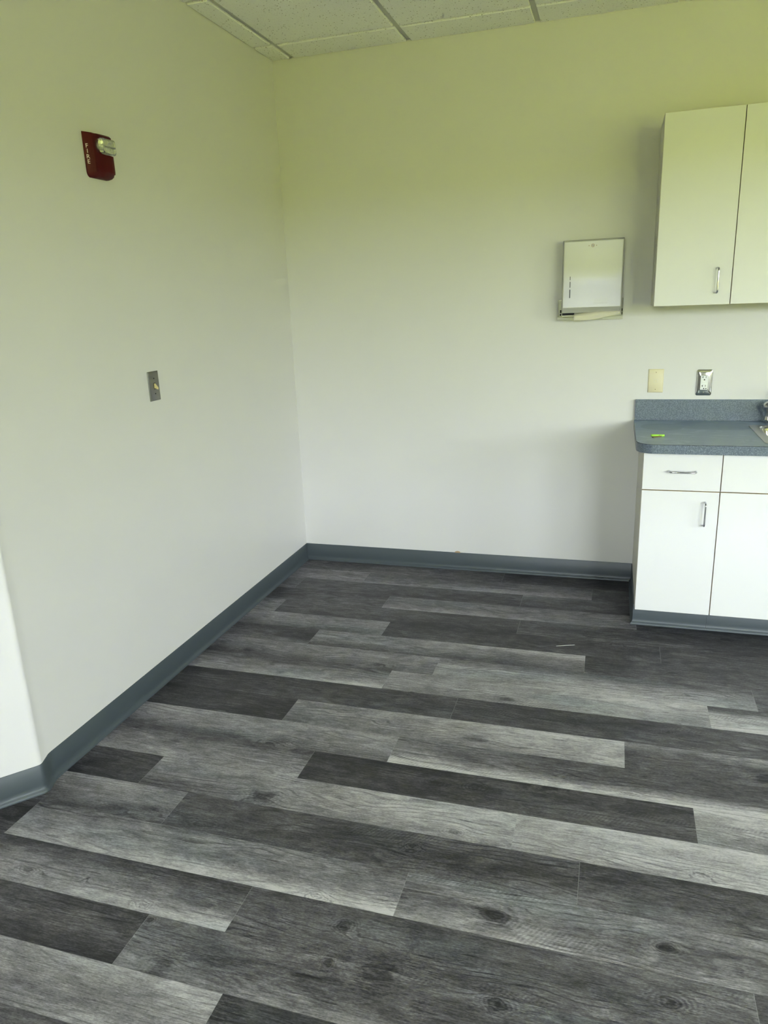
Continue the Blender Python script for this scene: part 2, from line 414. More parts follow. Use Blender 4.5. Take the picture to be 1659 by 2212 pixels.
for k in range(1, 37):
    y0 = -W_PL*(k-1); y1 = -W_PL*k
    if k in rows: x, tones = rows[k]; tones = list(tones)
    else: x, tones = -1.2 + random.uniform(0, .9), []
    while x > XL: x -= L_PL; tones.insert(0, tones[0] if tones else '44444/44444/44444')
    j = 0
    while x < XR:
        if j < len(tones): tn = [[int(c)/9 for c in r] for r in tones[j].split('/')]
        else:
            b_ = random.choice((.25, .3, .55, .7)); tn = [[min(1, max(0, b_+random.uniform(-.12, .12))) for _ in range(5)] for _ in range(3)]
        seed = Vector((random.uniform(-60, 60), random.uniform(-60, 60), random.uniform(-20, 20)))
        dense = k <= 24 and -.9 < x < 2.7
        nc, nr = (80, 12) if dense else (4, 2)
        kk = [q for q in KNOTS if x-.1 < q[0] < x+L_PL+.1 and y1-.02 < q[1] < y0+.02]
        V = [[None]*(nc+1) for _ in range(nr+1)]; UV = {}
        for r in range(nr+1):
            for c in range(nc+1):
                px_, py_ = x + L_PL*c/nc, y0 + (y1-y0)*r/nr
                v = bm.verts.new((px_, py_, 0)); v[sl] = seed
                fc, fr = 4*c/nc, 2*r/nr; ci, ri = min(3, int(fc)), min(1, int(fr)); fc -= ci; fr -= ri
                fc = fc*fc*(3-2*fc); fr = fr*fr*(3-2*fr)
                v[tl] = (tn[ri][ci]*(1-fc) + tn[ri][ci+1]*fc)*(1-fr) + (tn[ri+1][ci]*(1-fc) + tn[ri+1][ci+1]*fc)*fr
                best = (9., 0., 0.)
                for qx, qy, rx, ry, am, rg in kk:
                    d_ = math.hypot((px_-qx)/rx, (py_-qy)/ry)
                    if d_ < best[0]: best = (d_, am, rg)
                v[kl] = best
                V[r][c] = v; UV[v] = (L_PL*c/nc, W_PL*r/nr)
        for r in range(nr):
            for c in range(nc):
                f = bm.faces.new((V[r+1][c], V[r+1][c+1], V[r][c+1], V[r][c]))
                for lp in f.loops: lp[uvl].uv = UV[lp.vert]
        x += L_PL; j += 1
# slab under the planks
zb = -.1
box(bm, (XL-.15, YN-.2, zb), (XR+.15, .15, -.002))
fl = link('floor', bm, M['floor']); tag(fl, kind='structure')
# pale scratch on a plank
bm = bmesh.new()
box(bm, (1.575, -.862, 0), (1.655, -.860, .0006))
for v in bm.verts:
    v.co.y += (v.co.x-1.615)*.35
tag(link('scratch', bm, M['white_plastic'], fl), 'thin pale scratch across a dark plank')

# ------------------------------------------------------------------ ceiling
bm = bmesh.new(); box(bm, (XL-.15, YN-.2, H+.03), (XR+.15, .15, H+.3))
ce = tag(link('ceiling', bm, M['tee']), kind='structure')
PX, GX0, GY0, TW = .6225, .1105, -.2195, .0125
gx = [GX0 + PX*i for i in range(-2, 14)]; gy = [GY0 - .6225*i for i in range(0, 10)]
bm = bmesh.new()
for x in gx: 
    if XL < x < XR: box(bm, (x-.0125, YN, H+.0095), (x+.0125, 0, H+.034))
for y in gy:
    if y > YN: box(bm, (XL, y-.0125, H+.0100), (XR, y+.0125, H+.034))
link('ceiling_grid', bm, M['tee'], ce)
bm = bmesh.new()
ex = [XL] + [x for x in gx if XL < x < XR] + [XR]
ey = [0] + [y for y in gy if y > YN] + [YN]
ex = [0.] + [x for x in ex if x > .05]
tiles = bmesh.new()
for i in range(len(ex)-1):
    for j in range(len(ey)-1):
        xa = ex[i] + (.003 if i == 0 else TW); xb = ex[i+1] - TW
        ya = ey[j] - (.003 if j == 0 else TW); yb = ey[j+1] + TW
        if i == 0 and j > 3: xa = ex[0] + .0015
        s = .0036
        loft(tiles, [[(xa, ya, H+.028), (xb, ya, H+.028), (xb, yb, H+.028), (xa, yb, H+.028)],
                     [(xa, ya, H+s), (xb, ya, H+s), (xb, yb, H+s), (xa, yb, H+s)],
                     [(xa+(0 if i == 0 else s), ya-(0 if j == 0 else s), H), (xb-s, ya-(0 if j == 0 else s), H), (xb-s, yb+s, H), (xa+(0 if i == 0 else s), yb+s, H)]], True, True)
# strip over the splay
for j in range(4, len(ey)-1):
    ya, yb = ey[j]-TW, ey[j+1]+TW
    box(tiles, (XL, yb, H), (-.0125, ya, H+.028))
bm.free()
link('ceiling_panels', tiles, M['tile'], ce)

# ------------------------------------------------------------------ vinyl cove base
PROF = [(0, .1022), (.0016, .1022), (.003, .1005), (.0032, .030), (.0040, .020), (.0072, .011), (.0115, .0075), (.0130, .0030), (.0132, 0), (0, 0)]
def cove(name, line, parent=None, h=None, side=1):
    """line: list of 2D points; the profile grows to the right of travel (side=1)"""
    line = [Vector(p) for p in line]; loops = []
    for i, p in enumerate(line):
        d0 = (line[i]-line[i-1]).normalized() if i > 0 else None
        d1 = (line[i+1]-line[i]).normalized() if i < len(line)-1 else None
        d0 = d0 or d1; d1 = d1 or d0
        n0 = Vector((d0.y, -d0.x))*side; n1 = Vector((d1.y, -d1.x))*side
        nn = (n0+n1).normalized(); k = 1/max(.4, nn.dot(n0))
        loops.append([(p.x+nn.x*k*a, p.y+nn.y*k*a, z if z < .05 or h is None else z*h/.1022) for a, z in PROF])
    bm = bmesh.new(); loft(bm, loops, True, True)
    return link(name, bm, M['cove'], parent, smooth=True)
XC = 1.908
tag(cove('baseboard_back', [(0.0, 0), (XC-.0005, 0)]), kind='structure')
# the base follows the wall, easing slightly round both turns
bl = [Vector((0, 0)), Vector((0, -2.236))]
q0, q1, q2 = Vector((0, -2.236)), p_in, p_in + ret*.012
for k in range(1, 7):
    t = k/6; bl.append(q0*(1-t)**2 + q1*2*t*(1-t) + q2*t*t)
bl += nose
bl.append(far45)
tag(cove('baseboard_left', bl, side=-1), kind='structure')

# ------------------------------------------------------------------ pull handles
def pull(parent, c, horizontal=False, span=.104, label=None):
    """wire pull standing off the door face towards -y; c = centre on the face"""
    r, off = .0038, .030
    h = span/2; P = [(-h, 0), (-h, -off*.55)]
    for k in range(7):
        a = PI/2*k/6; P.append((-h + .012*(1-math.cos(a)), -off*.55 - .0135*math.sin(a)))
    P += [(-x, y) for x, y in reversed(P)]
    path = [((c[0]+s, c[1]+y, c[2]) if horizontal else (c[0], c[1]+y, c[2]+s)) for s, y in P]
    bm = bmesh.new(); tube(bm, path, r, 12)
    return link('handle', bm, M['chrome'], parent, smooth=True)

def front(name, parent, x0, x1, z0, z1, yb, yf):
    """slab door / drawer front: white face, beige edge band"""
    bm = bmesh.new(); box(bm, (x0, yf, z0), (x1, yb, z1))
    bm.faces.ensure_lookup_table()
    for f in bm.faces:
        c = f.calc_center_median()
        f.material_index = 0 if abs(c.y-yf) < 1e-5 else 1
    return link(name, bm, [M['melamine'], M['edge']], parent, bevel=.0008, seg=1)

def carcass(parent, x0, x1, y0, yb, z0, z1, top=True):
    t = .016; bm = bmesh.new()
    box(bm, (x0, y0, z0), (x0+t, yb, z1)); box(bm, (x1-t, y0, z0), (x1, yb, z1))
    box(bm, (x0+t, y0, z0), (x1-t, yb, z0+t)); box(bm, (x0+t, yb-.006, z0+t), (x1-t, yb, z1))
    if top: box(bm, (x0+t, y0, z1-t), (x1-t, yb-.006, z1))
    else: box(bm, (x0+t, y0, z1-.05), (x1-t, y0+t, z1))
    return link('carcass', bm, M['carcass'], parent)

# ------------------------------------------------------------------ wall cabinets
ZB, ZT, YW = 1.4526, 2.2376, -.325
XG = 2.2385
def wall_cab(x0, x1, doors, label):
    t = thing('wall_cabinet', ((x0+x1)/2, 0, ZB), label, 'cabinet')
    carcass(t, x0, x1, YW+.0215, -.0005, ZB, ZT)
    for a, b, hx in doors:
        d = front('door', t, a, b, ZB-.001, ZT+.001, YW+.019, YW)
        pull(d, (hx, YW, 1.554))
    return t
wall_cab(1.924, XG-.0002, [(1.925, XG-.0016, 2.180)], 'white wall cabinet with a single door, the one nearest the towel dispenser')
wall_cab(XG+.0002, 3.14, [(XG+.0016, 2.688, 2.630), (2.692, 3.138, 2.750)], 'wider white wall cabinet above the sink, cut off by the right edge of the photo')

# ------------------------------------------------------------------ base cabinets
YF, ZK, ZCB = -.631, .1022, .846
XB = 2.2275
ZD0, ZD1 = .6765, .6800
def toe(parent, line): return tag(cove('toe_kick', line, parent, h=.1005), 'charcoal vinyl base strip')
b1 = thing('base_cabinet', ((XC+XB)/2, -.3, 0), 'white base cabinet with one drawer over one door at the left counter end', 'cabinet')
carcass(b1, XC, XB-.0002, YF+.0215, -.0005, ZK, ZCB-.0005, top=True)
bm = bmesh.new(); box(bm, (XC+.0005, -.555, 0), (XB-.0002, -.0005, ZK)); link('plinth', bm, M['dark'], b1)
d = front('drawer', b1, XC+.001, XB-.0018, ZD1, .8435, YF+.019, YF); pull(d, (2.0705, YF, .7665), True, .108)
d = front('door', b1, XC+.001, XB-.0018, ZK+.002, ZD0, YF+.019, YF); pull(d, (2.1715, YF, .579))
toe(b1, [(XC, -.002), (XC, -.5555), (XB-.0005, -.5555)])
b2 = thing('sink_cabinet', (2.68, -.3, 0), 'white base cabinet under the sink with plain false drawer fronts', 'cabinet')
carcass(b2, XB+.0002, 3.14, YF+.0215, -.0005, ZK, ZCB-.0005, top=False)
bm = bmesh.new(); box(bm, (XB+.0002, -.555, 0), (3.14, -.0005, ZK)); link('plinth', bm, M['dark'], b2)
for a, b in ((XB+.0018, 2.682), (2.685, 3.138)):
    front('false_drawer_front', b2, a, b, ZD1, .8435, YF+.019, YF)
    d = front('door', b2, a, b, ZK+.002, ZD0, YF+.019, YF); pull(d, (2.632 if a < 2.5 else 2.735, YF, .579))
toe(b2, [(XB, -.5555), (3.14, -.5555)])

# ------------------------------------------------------------------ worktop with backsplash
CX0, CX1, CY, CZ0, CZ1 = 1.876, 3.165, -.663, .847, .887
SX0, SX1, SY0, SY1 = 2.388, 2.815, -.600, -.146   # sink rim
hx0, hx1, hy0, hy1 = SX0+.02, SX1-.02, SY0+.02, SY1-.02
R_ = .078
bm = bmesh.new()
outer = [(CX0, -.0005)] + [(CX0 + R_ - R_*math.cos(PI/2*k/10), CY + R_ - R_*math.sin(PI/2*k/10)) for k in range(11)] + [(CX1, CY), (CX1, -.0005)]
inner = [(hx0, hy1), (hx0, hy0), (hx1, hy0), (hx1, hy1)]
def ring(z):
    O = [bm.verts.new((x, y, z)) for x, y in outer]; I = [bm.verts.new((x, y, z)) for x, y in inner]
    return O, I
for z in (CZ0, CZ1):
    O, I = ring(z)
    bm.faces.new([O[0]] + O[1:12] + [I[1], I[0]]) if False else None
    bm.faces.new(O[0:12] + [I[1], I[0]])          # left
    bm.faces.new([O[11], O[12], I[2], I[1]])      # front
    bm.faces.new([O[12], O[13], I[3], I[2]])      # right
    bm.faces.new([O[13], O[0], I[0], I[3]])       # back
    if z == CZ0: OL, IL = O, I
for A, B in ((OL, O), (IL, I)):
    n = len(A)
    for i in range(n): bm.faces.new((A[i], A[(i+1) % n], B[(i+1) % n], B[i]))
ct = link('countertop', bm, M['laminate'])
tag(ct, 'speckled blue grey laminate worktop with rounded front corner', 'countertop')
ct.data.set_sharp_from_angle(angle=.5)
for p in ct.data.polygons: p.use_smooth = abs(p.normal.z) < .5
bm = bmesh.new(); box(bm, (CX0+.002, -.021, CZ1), (CX1, -.0005, .991))
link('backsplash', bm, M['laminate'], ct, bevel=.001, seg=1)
bm = bmesh.new()   # thin dark seam where front strip meets top
e = outer[1:13]
loft(bm, [[(x, y, CZ1-.0012) for x, y in e], [(x + (-.0003 if x < 2 else 0), y-.0003, CZ1-.0012) for x, y in e],
          [(x + (-.0003 if x < 2 else 0), y-.0003, CZ1+.0001) for x, y in e], [(x+.0008, y+.0008, CZ1+.0002) for x, y in e]], closed=False)
link('edge_seam', bm, M['dark'], ct)

# ------------------------------------------------------------------ sink and faucet
sk = thing('sink', (2.60, -.37, .887), 'stainless steel drop-in sink in the worktop at the right edge', 'sink')
Z = .887
def rl(i, z, r): return [(x, y, z) for x, y in rrect(SX0+i, SX1-i, SY0+i, SY1-i, r)]
bm = bmesh.new()
loft(bm, [rl(0, Z+.0002, .022), rl(.001, Z+.0022, .022), rl(.004, Z+.0030, .020), rl(.030, Z+.0026, .030), rl(.034, Z+.0040, .034), rl(.037, Z+.0030, .036), rl(.043, Z-.006, .04)])
link('sink_rim', bm, M['steel'], sk, smooth=True)
bm = bmesh.new()
loft(bm, [rl(.043, Z-.006, .04), rl(.046, Z-.02, .045), rl(.052, Z-.12, .06), rl(.070, Z-.15, .06), rl(.12, Z-.156, .05)], False, True)
link('sink_bowl', bm, M['polished'], sk, smooth=True)
bm = bmesh.new(); cyl(bm, (2.60, -.37, Z-.1559), (0, 0, 1), .042, .003, 28); cyl(bm, (2.60, -.37, Z-.153), (0, 0, 1), .012, .006, 16)
link('drain', bm, M['chrome'], sk, smooth=True)

fa = thing('faucet', (2.60, -.085, Z), 'chrome faucet behind the sink, only its left handle in view', 'faucet')
bm = bmesh.new(); loft(bm, [[(x, y, Z) for x, y in rrect(2.47, 2.73, -.112, -.058, .026)], [(x, y, Z+.008) for x, y in rrect(2.47, 2.73, -.112, -.058, .026)],
     [(x, y, Z+.012) for x, y in rrect(2.474, 2.726, -.108, -.062, .022)]], True, True)
link('deck_plate', bm, M['chrome'], fa, smooth=True)
bm = bmesh.new()
sp = [(2.60, -.085, Z+.012), (2.60, -.085, Z+.10)] + [(2.60, -.085 - .07*(1-math.cos(PI*k/10)), Z+.10 + .07*math.sin(PI*k/10)) for k in range(1, 11)] + [(2.60, -.225, Z+.07)]
tube(bm, sp, [.016]*2 + [.011]*(len(sp)-2), 16); link('spout', bm, M['chrome'], fa, smooth=True)
for s in (-1, 1):
    cx = 2.60 + s*.118
    bm = bmesh.new()
    hp = [(0, .010), (.0, .020), (.004, .022), (.012, .020), (.035, .016), (.046, .019), (.060, .0245), (.074, .0255), (.086, .021), (.093, .012), (.096, .001)]
    loops = [[(cx + r*math.cos(2*PI*k/20)*(1.12 if z > .05 else 1), -.085 + r*math.sin(2*PI*k/20), Z+.011+z) for k in range(20)] for z, r in hp]
    loft(bm, loops, True, True)
    link('faucet_handle', bm, M['chrome'], fa, smooth=True)

# ------------------------------------------------------------------ key with green tag on the worktop
ky = thing('keys', (1.968, -.466, Z), 'lime green plastic key tag with a brass key on the worktop', 'keys')
bm = bmesh.new()
gp = [(1.939, -.461), (1.944, -.472), (1.958, -.473), (1.975, -.470), (1.981, -.4735), (1.992, -.472), (2.000, -.466), (1.998, -.460), (1.985, -.457), (1.965, -.458), (1.948, -.4565)]
prism(bm, gp, Z+.0003, Z+.0085); link('key_tag', bm, M['green'], ky, smooth=True, bevel=.0018)
bm = bmesh.new()
kp = [(1.944, -.492), (1.950, -.500), (1.957, -.499), (1.962, -.490), (1.984, -.481), (1.986, -.476), (1.980, -.475), (1.958, -.482), (1.949, -.484)]
prism(bm, kp, Z+.0003, Z+.0036); link('key', bm, M['brass'], ky, bevel=.0005)
bm = bmesh.new(); tube(bm, [(1.981+.006*math.cos(a), -.474+.006*math.sin(a), Z+.0048+.0035*math.sin(a)) for a in [2*PI*k/18 for k in range(19)]], .0007, 6)
link('key_ring', bm, M['chrome'], ky, smooth=True)

# ------------------------------------------------------------------ paper towel dispenser
DX0, DX1, DZ0, DZ1 = 1.5025, 1.788, 1.447, 1.768
DC = (DX0+DX1)/2
dp = thing('towel_dispenser', (DC, 0, 1.39), 'white metal folded paper towel dispenser on the back wall', 'dispenser')
# front cover: domed edges, foot flaring forward; sheet wraps back to the wall
bm = bmesh.new()
rowz = [(DZ1+.001, -.006, .004), (DZ1, -.086, .002), (DZ1-.003, -.0935, .001), (DZ1-.010, -.0970, 0), (1.70, -.0957, 0), (1.64, -.0942, 0), (1.60, -.0936, 0), (1.575, -.0942, 0), (1.55, -.0957, 0), (1.50, -.0992, 0), (1.456, -.1026, 0), (1.4515, -.1026, 0), (1.4480, -.1010, .0004), (1.4290, -.0950, .001), (1.4285, -.006, .002)]
loops = []
for z, y, ins in rowz:
    a, b = DX0+ins, DX1-ins
    if y > -.01: loops.append([(a, y, z)]*1 + [(a+.003, y, z), (a+.008, y, z), (b-.008, y, z), (b-.003, y, z), (b, y, z)])
    else: loops.append([(a, y+.009, z), (a+.0028, y+.0028, z), (a+.009, y, z), (b-.009, y, z), (b-.0028, y+.0028, z), (b, y+.009, z)])
loft(bm, loops, closed=False)
# side sheets
for xs_, sgn in ((DX0, 0), (DX1, 5)):
    for A, B in zip(loops[1:-2], loops[2:-1]):
        a, b = A[sgn], B[sgn]
        bm.faces.new([bm.verts.new(a), bm.verts.new(b), bm.verts.new((b[0], -.006, b[2])), bm.verts.new((a[0], -.006, a[2]))])
bmesh.ops.remove_doubles(bm, verts=bm.verts[:], dist=1e-5)
cv = link('cover', bm, M['powder'], dp, smooth=True); cv.data.set_sharp_from_angle(angle=.9)
wn = cv.modifiers.new('weighted', 'WEIGHTED_NORMAL'); wn.keep_sharp = True; wn.weight = 90
def yface(z):
    for (za, ya, _), (zb_, yb_, _) in zip(rowz, rowz[1:]):
        if zb_ <= z <= za: return ya + (yb_-ya)*(za-z)/(za-zb_)
    return -.1
# sight slots
bm = bmesh.new()
for z0, z1, w in ((1.584, 1.601, .0013), (1.549, 1.577, .0015), (1.500, 1.540, .0020)):
    ya_, yb_ = yface(z0), yface(z1)
    loft(bm, [[(x, ya_+d, z0), (x, yb_+d, z1)] for x, d in ((1.5415-w, .001), (1.5415-w, -.0006), (1.5415+w, -.0006), (1.5415+w, .001))], closed=False)
link('sight_slots', bm, M['dark'], dp)
bm = bmesh.new()
y = yface(1.74)
cyl(bm, (1.643, y+.001, 1.739), (0, -1, 0), .0078, .0026, 28)
link('lock', bm, M['worn_steel'], dp, smooth=True)
bm = bmesh.new()
c0 = Vector((1.643, y-.0017, 1.739)); dd = Vector((.6, 0, -.8))*.0030; nn = Vector((.8, 0, .6))*.0008
vs = [c0-dd-nn, c0+dd-nn, c0+dd+nn, c0-dd+nn]
loft(bm, [[v for v in vs], [v+Vector((0, -.0003, 0)) for v in vs]], True, True); link('keyhole', bm, M['dark'], dp)
bm = bmesh.new(); 
loft(bm, [[(1.643+r*math.cos(2*PI*k/28), yy, 1.739+r*math.sin(2*PI*k/28)) for k in range(28)] for r, yy in ((.0080, y-.0012), (.0080, y-.0020), (.0062, y-.0020), (.0062, y-.0012))])
link('lock_ring', bm, M['brass'], dp, smooth=True)
for sx_ in (-.0178, .0168):
    bm = bmesh.new(); cyl(bm, (1.643+sx_, y+.001, 1.739), (0, -1, 0), .0026, .0016, 14, .0018); link('rivet', bm, M['brass'], dp, smooth=True)
# embossed lettering
mx = Matrix.Translation((1.693, yface(1.486)-.0002, 1.4865)) @ Matrix.Rotation(PI/2, 4, 'X')
text_mesh('embossed_lettering', 'CLASSIC', .0165, M['powder'], dp, mx, .0007, 1.12)
mx = Matrix.Translation((1.689, yface(1.472)-.0002, 1.4715)) @ Matrix.Rotation(PI/2, 4, 'X')
text_mesh('embossed_lettering', 'DISPENSER', .0125, M['powder'], dp, mx, .0007, 1.10)
# back plate with upturned ears and a bottom rail with a slot
bm = bmesh.new()
for xa in (1.4795, 1.7935):
    prof = [(-.0005, 1.392), (-.020, 1.392), (-.020, 1.44), (-.014, 1.470), (-.006, 1.488), (-.0005, 1.492)]
    lo_ = [(xa, yy, zz) for yy, zz in prof]; hi_ = [(xa+.0018, yy, zz) for yy, zz in prof]
    loft(bm, [lo_, hi_], True, True)
box(bm, (1.4795, -.0035, 1.391), (1.7953, -.0005, 1.492))
box(bm, (1.4795, -.021, 1.391), (1.7953, -.0035, 1.3928)); box(bm, (1.4795, -.0225, 1.391), (1.7953, -.0208, 1.4085))
link('mounting_bracket', bm, M['powder'], dp)
bm = bmesh.new()
box(bm, (DX0+.004, -.0885, 1.424), (DX1-.004, -.07, 1.4255))
box(bm, (DX0+.001, -.0900, 1.4165), (DX0+.004, -.008, 1.4285)); box(bm, (DX1-.004, -.0900, 1.4165), (DX1-.001, -.008, 1.4285))
box(bm, (DX0+.004, -.0905, 1.412), (DX1-.004, -.086, 1.4175))
link('tray', bm, M['powder'], dp)
bm = bmesh.new(); box(bm, (DX0+.005, -.0925, 1.4178), (DX0+.063, -.0700, 1.4282)); link('tray_slot', bm, M['dark'], dp)
for xa, xb, za, zb_ in ((1.4950, 1.5015, 1.416, 1.4255), (1.4950, 1.5015, 1.430, 1.4435), (1.7885, 1.7925, 1.414, 1.426), (1.7885, 1.7925, 1.430, 1.442)):
    bm = bmesh.new(); box(bm, (xa, -.070, za), (xb, -.060, zb_)); link('bracket_gap', bm, M['dark'], dp)
# paper towel hanging out of the slot
bm = bmesh.new(); n = 24; top, mid, bot, bk = [], [], [], []
for k in range(n+1):
    t = k/n; x = 1.562 + (1.782-1.562)*t
    up = 1.4185 + .017*min(1, max(0, (t-.05)/.42))**1.1
    low = 1.3925 + .0275*max(0, (t-.28)/.72)**1.35
    sag = -.006*math.sin(PI*t)
    top.append((x, -.091, max(up, low+.004) + .004)); mid.append((x, -.098+sag, (up+low)/2+.001)); bot.append((x, -.0955+sag, low)); bk.append((x, -.080, low+.002))
loft(bm, [top, mid, bot, bk], closed=False)
pt = link('paper_towel', bm, M['paper'], smooth=True)
sm = pt.modifiers.new('thickness', 'SOLIDIFY'); sm.thickness = .0008
tag(pt, 'folded cream paper towel hanging from the bottom of the dispenser', 'paper towel')

# ------------------------------------------------------------------ wall plates
def plate_mesh(w, h, t, bev, n=None):
    """local: x right, z up, front towards -y"""
    bm = bmesh.new()
    loft(bm, [[(x, 0, z) for x, z in rrect(-w/2, w/2, -h/2, h/2, .002)], [(x, -t*.45, z) for x, z in rrect(-w/2, w/2, -h/2, h/2, .002)],
              [(x, -t, z) for x, z in rrect(-w/2+bev, w/2-bev, -h/2+bev, h/2-bev, .002)]], False, True)
    return bm
def place(bm, loc, rz=0.):
    bm.transform(Matrix.Translation(loc) @ Matrix.Rotation(rz, 4, 'Z')); return bm
def screw(parent, x, z, y, loc, rz, m, r=.0028, slot=True):
    bm = bmesh.new(); cyl(bm, (x, y+.001, z), (0, -1, 0), r, .0018, 16, r*.75)
    link('screw', place(bm, loc, rz), m, parent, smooth=True)

# ivory phone jack plate
loc = (1.9692, 0, 1.0835)
t = thing('jack_plate', loc, 'ivory plastic phone jack plate left of the electrical outlet', 'wall plate')
link('plate', place(plate_mesh(.0725, .1165, .0055, .0035), loc), M['ivory'], t, bevel=.0004, seg=1)
bm = bmesh.new(); box(bm, (-.0078, -.0070, -.0075), (.0078, -.0052, .0078)); link('jack', place(bm, loc), M['ivory'], t, bevel=.0006)
bm = bmesh.new(); box(bm, (-.0088, -.0058, -.0085), (.0088, -.0054, .0088)); link('jack_gap', place(bm, loc), M['carcass'], t)
for z in (-.0425, .0425): screw(t, 0, z, -.0055, loc, 0, M['brass'], .0024)

# chrome outlet
loc = (2.1945, 0, 1.0735)
t = thing('electrical_outlet', loc, 'white outlet in a chrome wall plate above the worktop', 'outlet')
bm = bmesh.new(); w, h = .0735, .1275; N = 14
def dome(u, v):   # domed plate profile, u,v in -1..1
    f = (1-abs(u)**3.2)*(1-abs(v)**4.5)
    return -.0008 - .0088*max(0, f)**.55
us = [-1+2*i/N for i in range(N+1)]; grid = []
oc = rrect(-w/2, w/2, -h/2, h/2, .010, 6)
rings = []
for s in (1, .985, .95, .90, .82, .72, .60):
    rings.append([(x*s, dome(x*s/(w/2), z*s/(h/2)), z*s) for x, z in oc])
wi, hi = .0355/2, .0700/2
ic = rrect(-wi, wi, -hi, hi, .0015, 6)
rings.append([(x, -.0094, z) for x, z in ic]); rings.append([(x, -.0065, z) for x, z in ic])
loft(bm, [[(x, 0, z) for x, z in oc]] + rings); link('plate', place(bm, loc), M['polished'], t, smooth=True)
bm = bmesh.new(); box(bm, (-.0173, -.0100, -.0345), (.0173, -.0015, .0345)); rc = link('receptacle', place(bm, loc), M['white_plastic'], t, bevel=.0008)
Y0, Y1 = -.0106, -.0098
def slot(draw):
    bm = bmesh.new(); draw(bm); link('socket_slot', place(bm, loc), M['dark'], rc)
for zc in (.0235, -.0195):
    def tee_slot(bm):
        prism_pts = [(-.0120, zc+.0032), (-.0078, zc+.0032), (-.0078, zc), (-.0056, zc), (-.0056, zc+.0085), (-.0078, zc+.0085), (-.0078, zc+.0052), (-.0120, zc+.0052)]
        loft(bm, [[(x, Y1, z) for x, z in prism_pts], [(x, Y0, z) for x, z in prism_pts]], True, True)
    slot(tee_slot)
    slot(lambda bm: box(bm, (.0052, Y0, zc+.0004), (.0074, Y1, zc+.0082)))
def ground(bm):
    P = [(.0030*math.cos(PI*k/8), .0145+.0030*math.sin(PI*k/8)) for k in range(9)] + [(-.0030, .0118), (.0030, .0118)]
    loft(bm, [[(x, Y1, z) for x, z in P], [(x, Y0, z) for x, z in P]], True, True)
slot(ground)
slot(lambda bm: cyl(bm, (-.0002, Y1, -.0285), (0, -1, 0), .0029, .0008, 16))
slot(lambda bm: cyl(bm, (.0098, Y1, -.0285), (0, -1, 0), .0026, .0008, 16))
for za in (.0020, -.0070):
    bm = bmesh.new(); box(bm, (-.0080, -.0112, za), (.0075, -.0098, za+.0060)); link('test_button', place(bm, loc), M['white_plastic'], rc, bevel=.0005)
for z in (-.0485, .0485): screw(t, 0, z, -.0085, loc, 0, M['chrome'], .0034)

# stainless toggle switch on left wall (rz = 90 deg: local -y -> +x)
loc = (0, -1.3915, 1.2318); rz = PI/2
t = thing('light_switch', loc, 'steel toggle light switch plate on the left wall below the fire alarm', 'light switch')
link('plate', place(plate_mesh(.0715, .1165, .0052, .0045), loc, rz), M['worn_steel'], t, bevel=.0003, seg=1)
bm = bmesh.new(); box(bm, (-.0052, -.0056, -.0125), (.0052, -.0050, .0125)); link('toggle_slot', place(bm, loc, rz), M['dark'], t)
bm = bmesh.new()
loft(bm, [[(-.0042, -.005, -.0105), (.0042, -.005, -.0105), (.0042, -.005, .0105), (-.0042, -.005, .0105)],
          [(-.0042, -.0085, -.0085), (.0042, -.0085, -.0085), (.0042, -.0072, .0095), (-.0042, -.0072, .0095)],
          [(-.0036, -.0200, -.0135), (.0036, -.0200, -.0135), (.0036, -.0205, -.0065), (-.0036, -.0205, -.0065)]], True, True)
link('toggle', place(bm, loc, rz), M['toggle'], t, bevel=.0008)
for z in (-.0302, .0302): screw(t, 0, z, -.0055, loc, rz, M['dark'], .0030)

# ------------------------------------------------------------------ fire alarm strobe on left wall
loc = (0, -1.5620, 2.0480)
t = thing('fire_alarm', loc, 'red fire alarm with a clear strobe lens and white lettering on the left wall', 'fire alarm')
bm = bmesh.new()
# local: x along wall (right in view), z up, -y out of wall
def alarm_loop(z, x0, x1, d, ch=1.):
    # slanted lettering face on the left, raised centre, rounded right shoulder
    return [(x0, 0, z), (x0, -.0035*d, z), (x0+.0015, -.0055*d, z), (x0+.0255*ch, -.0215*d, z), (x0+.0285*ch, -.0230*d, z), (x0+.042, -.0225*d, z), (x0+.052, -.0290*d, z),
            (x0+.066, -.0310*d, z), (x1-.028, -.0345*d, z), (x1-.010, -.0345*d, z), (x1-.002, -.0310*d, z), (x1, -.0250*d, z), (x1, -.004*d, z), (x1-.001, 0, z)]
hw = .0635
Ls = [alarm_loop(.0725, -hw+.001, hw-.007, .55), alarm_loop(.0715, -hw, hw-.0065, .80), alarm_loop(.0660, -hw, hw-.0055, .97), alarm_loop(.03, -hw, hw-.0055, 1), alarm_loop(-.046, -hw, hw-.0055, 1),
      alarm_loop(-.053, -hw, hw-.0065, .99), alarm_loop(-.0545, -hw, hw-.011, .95), alarm_loop(-.062, -hw+.0015, hw-.0125, .88), alarm_loop(-.068, -hw+.006, hw-.017, .70), alarm_loop(-.0715, -hw+.012, hw-.023, .42)]
loft(bm, Ls, True, True)
link('housing', place(bm, loc, rz), M['red'], t, smooth=True)
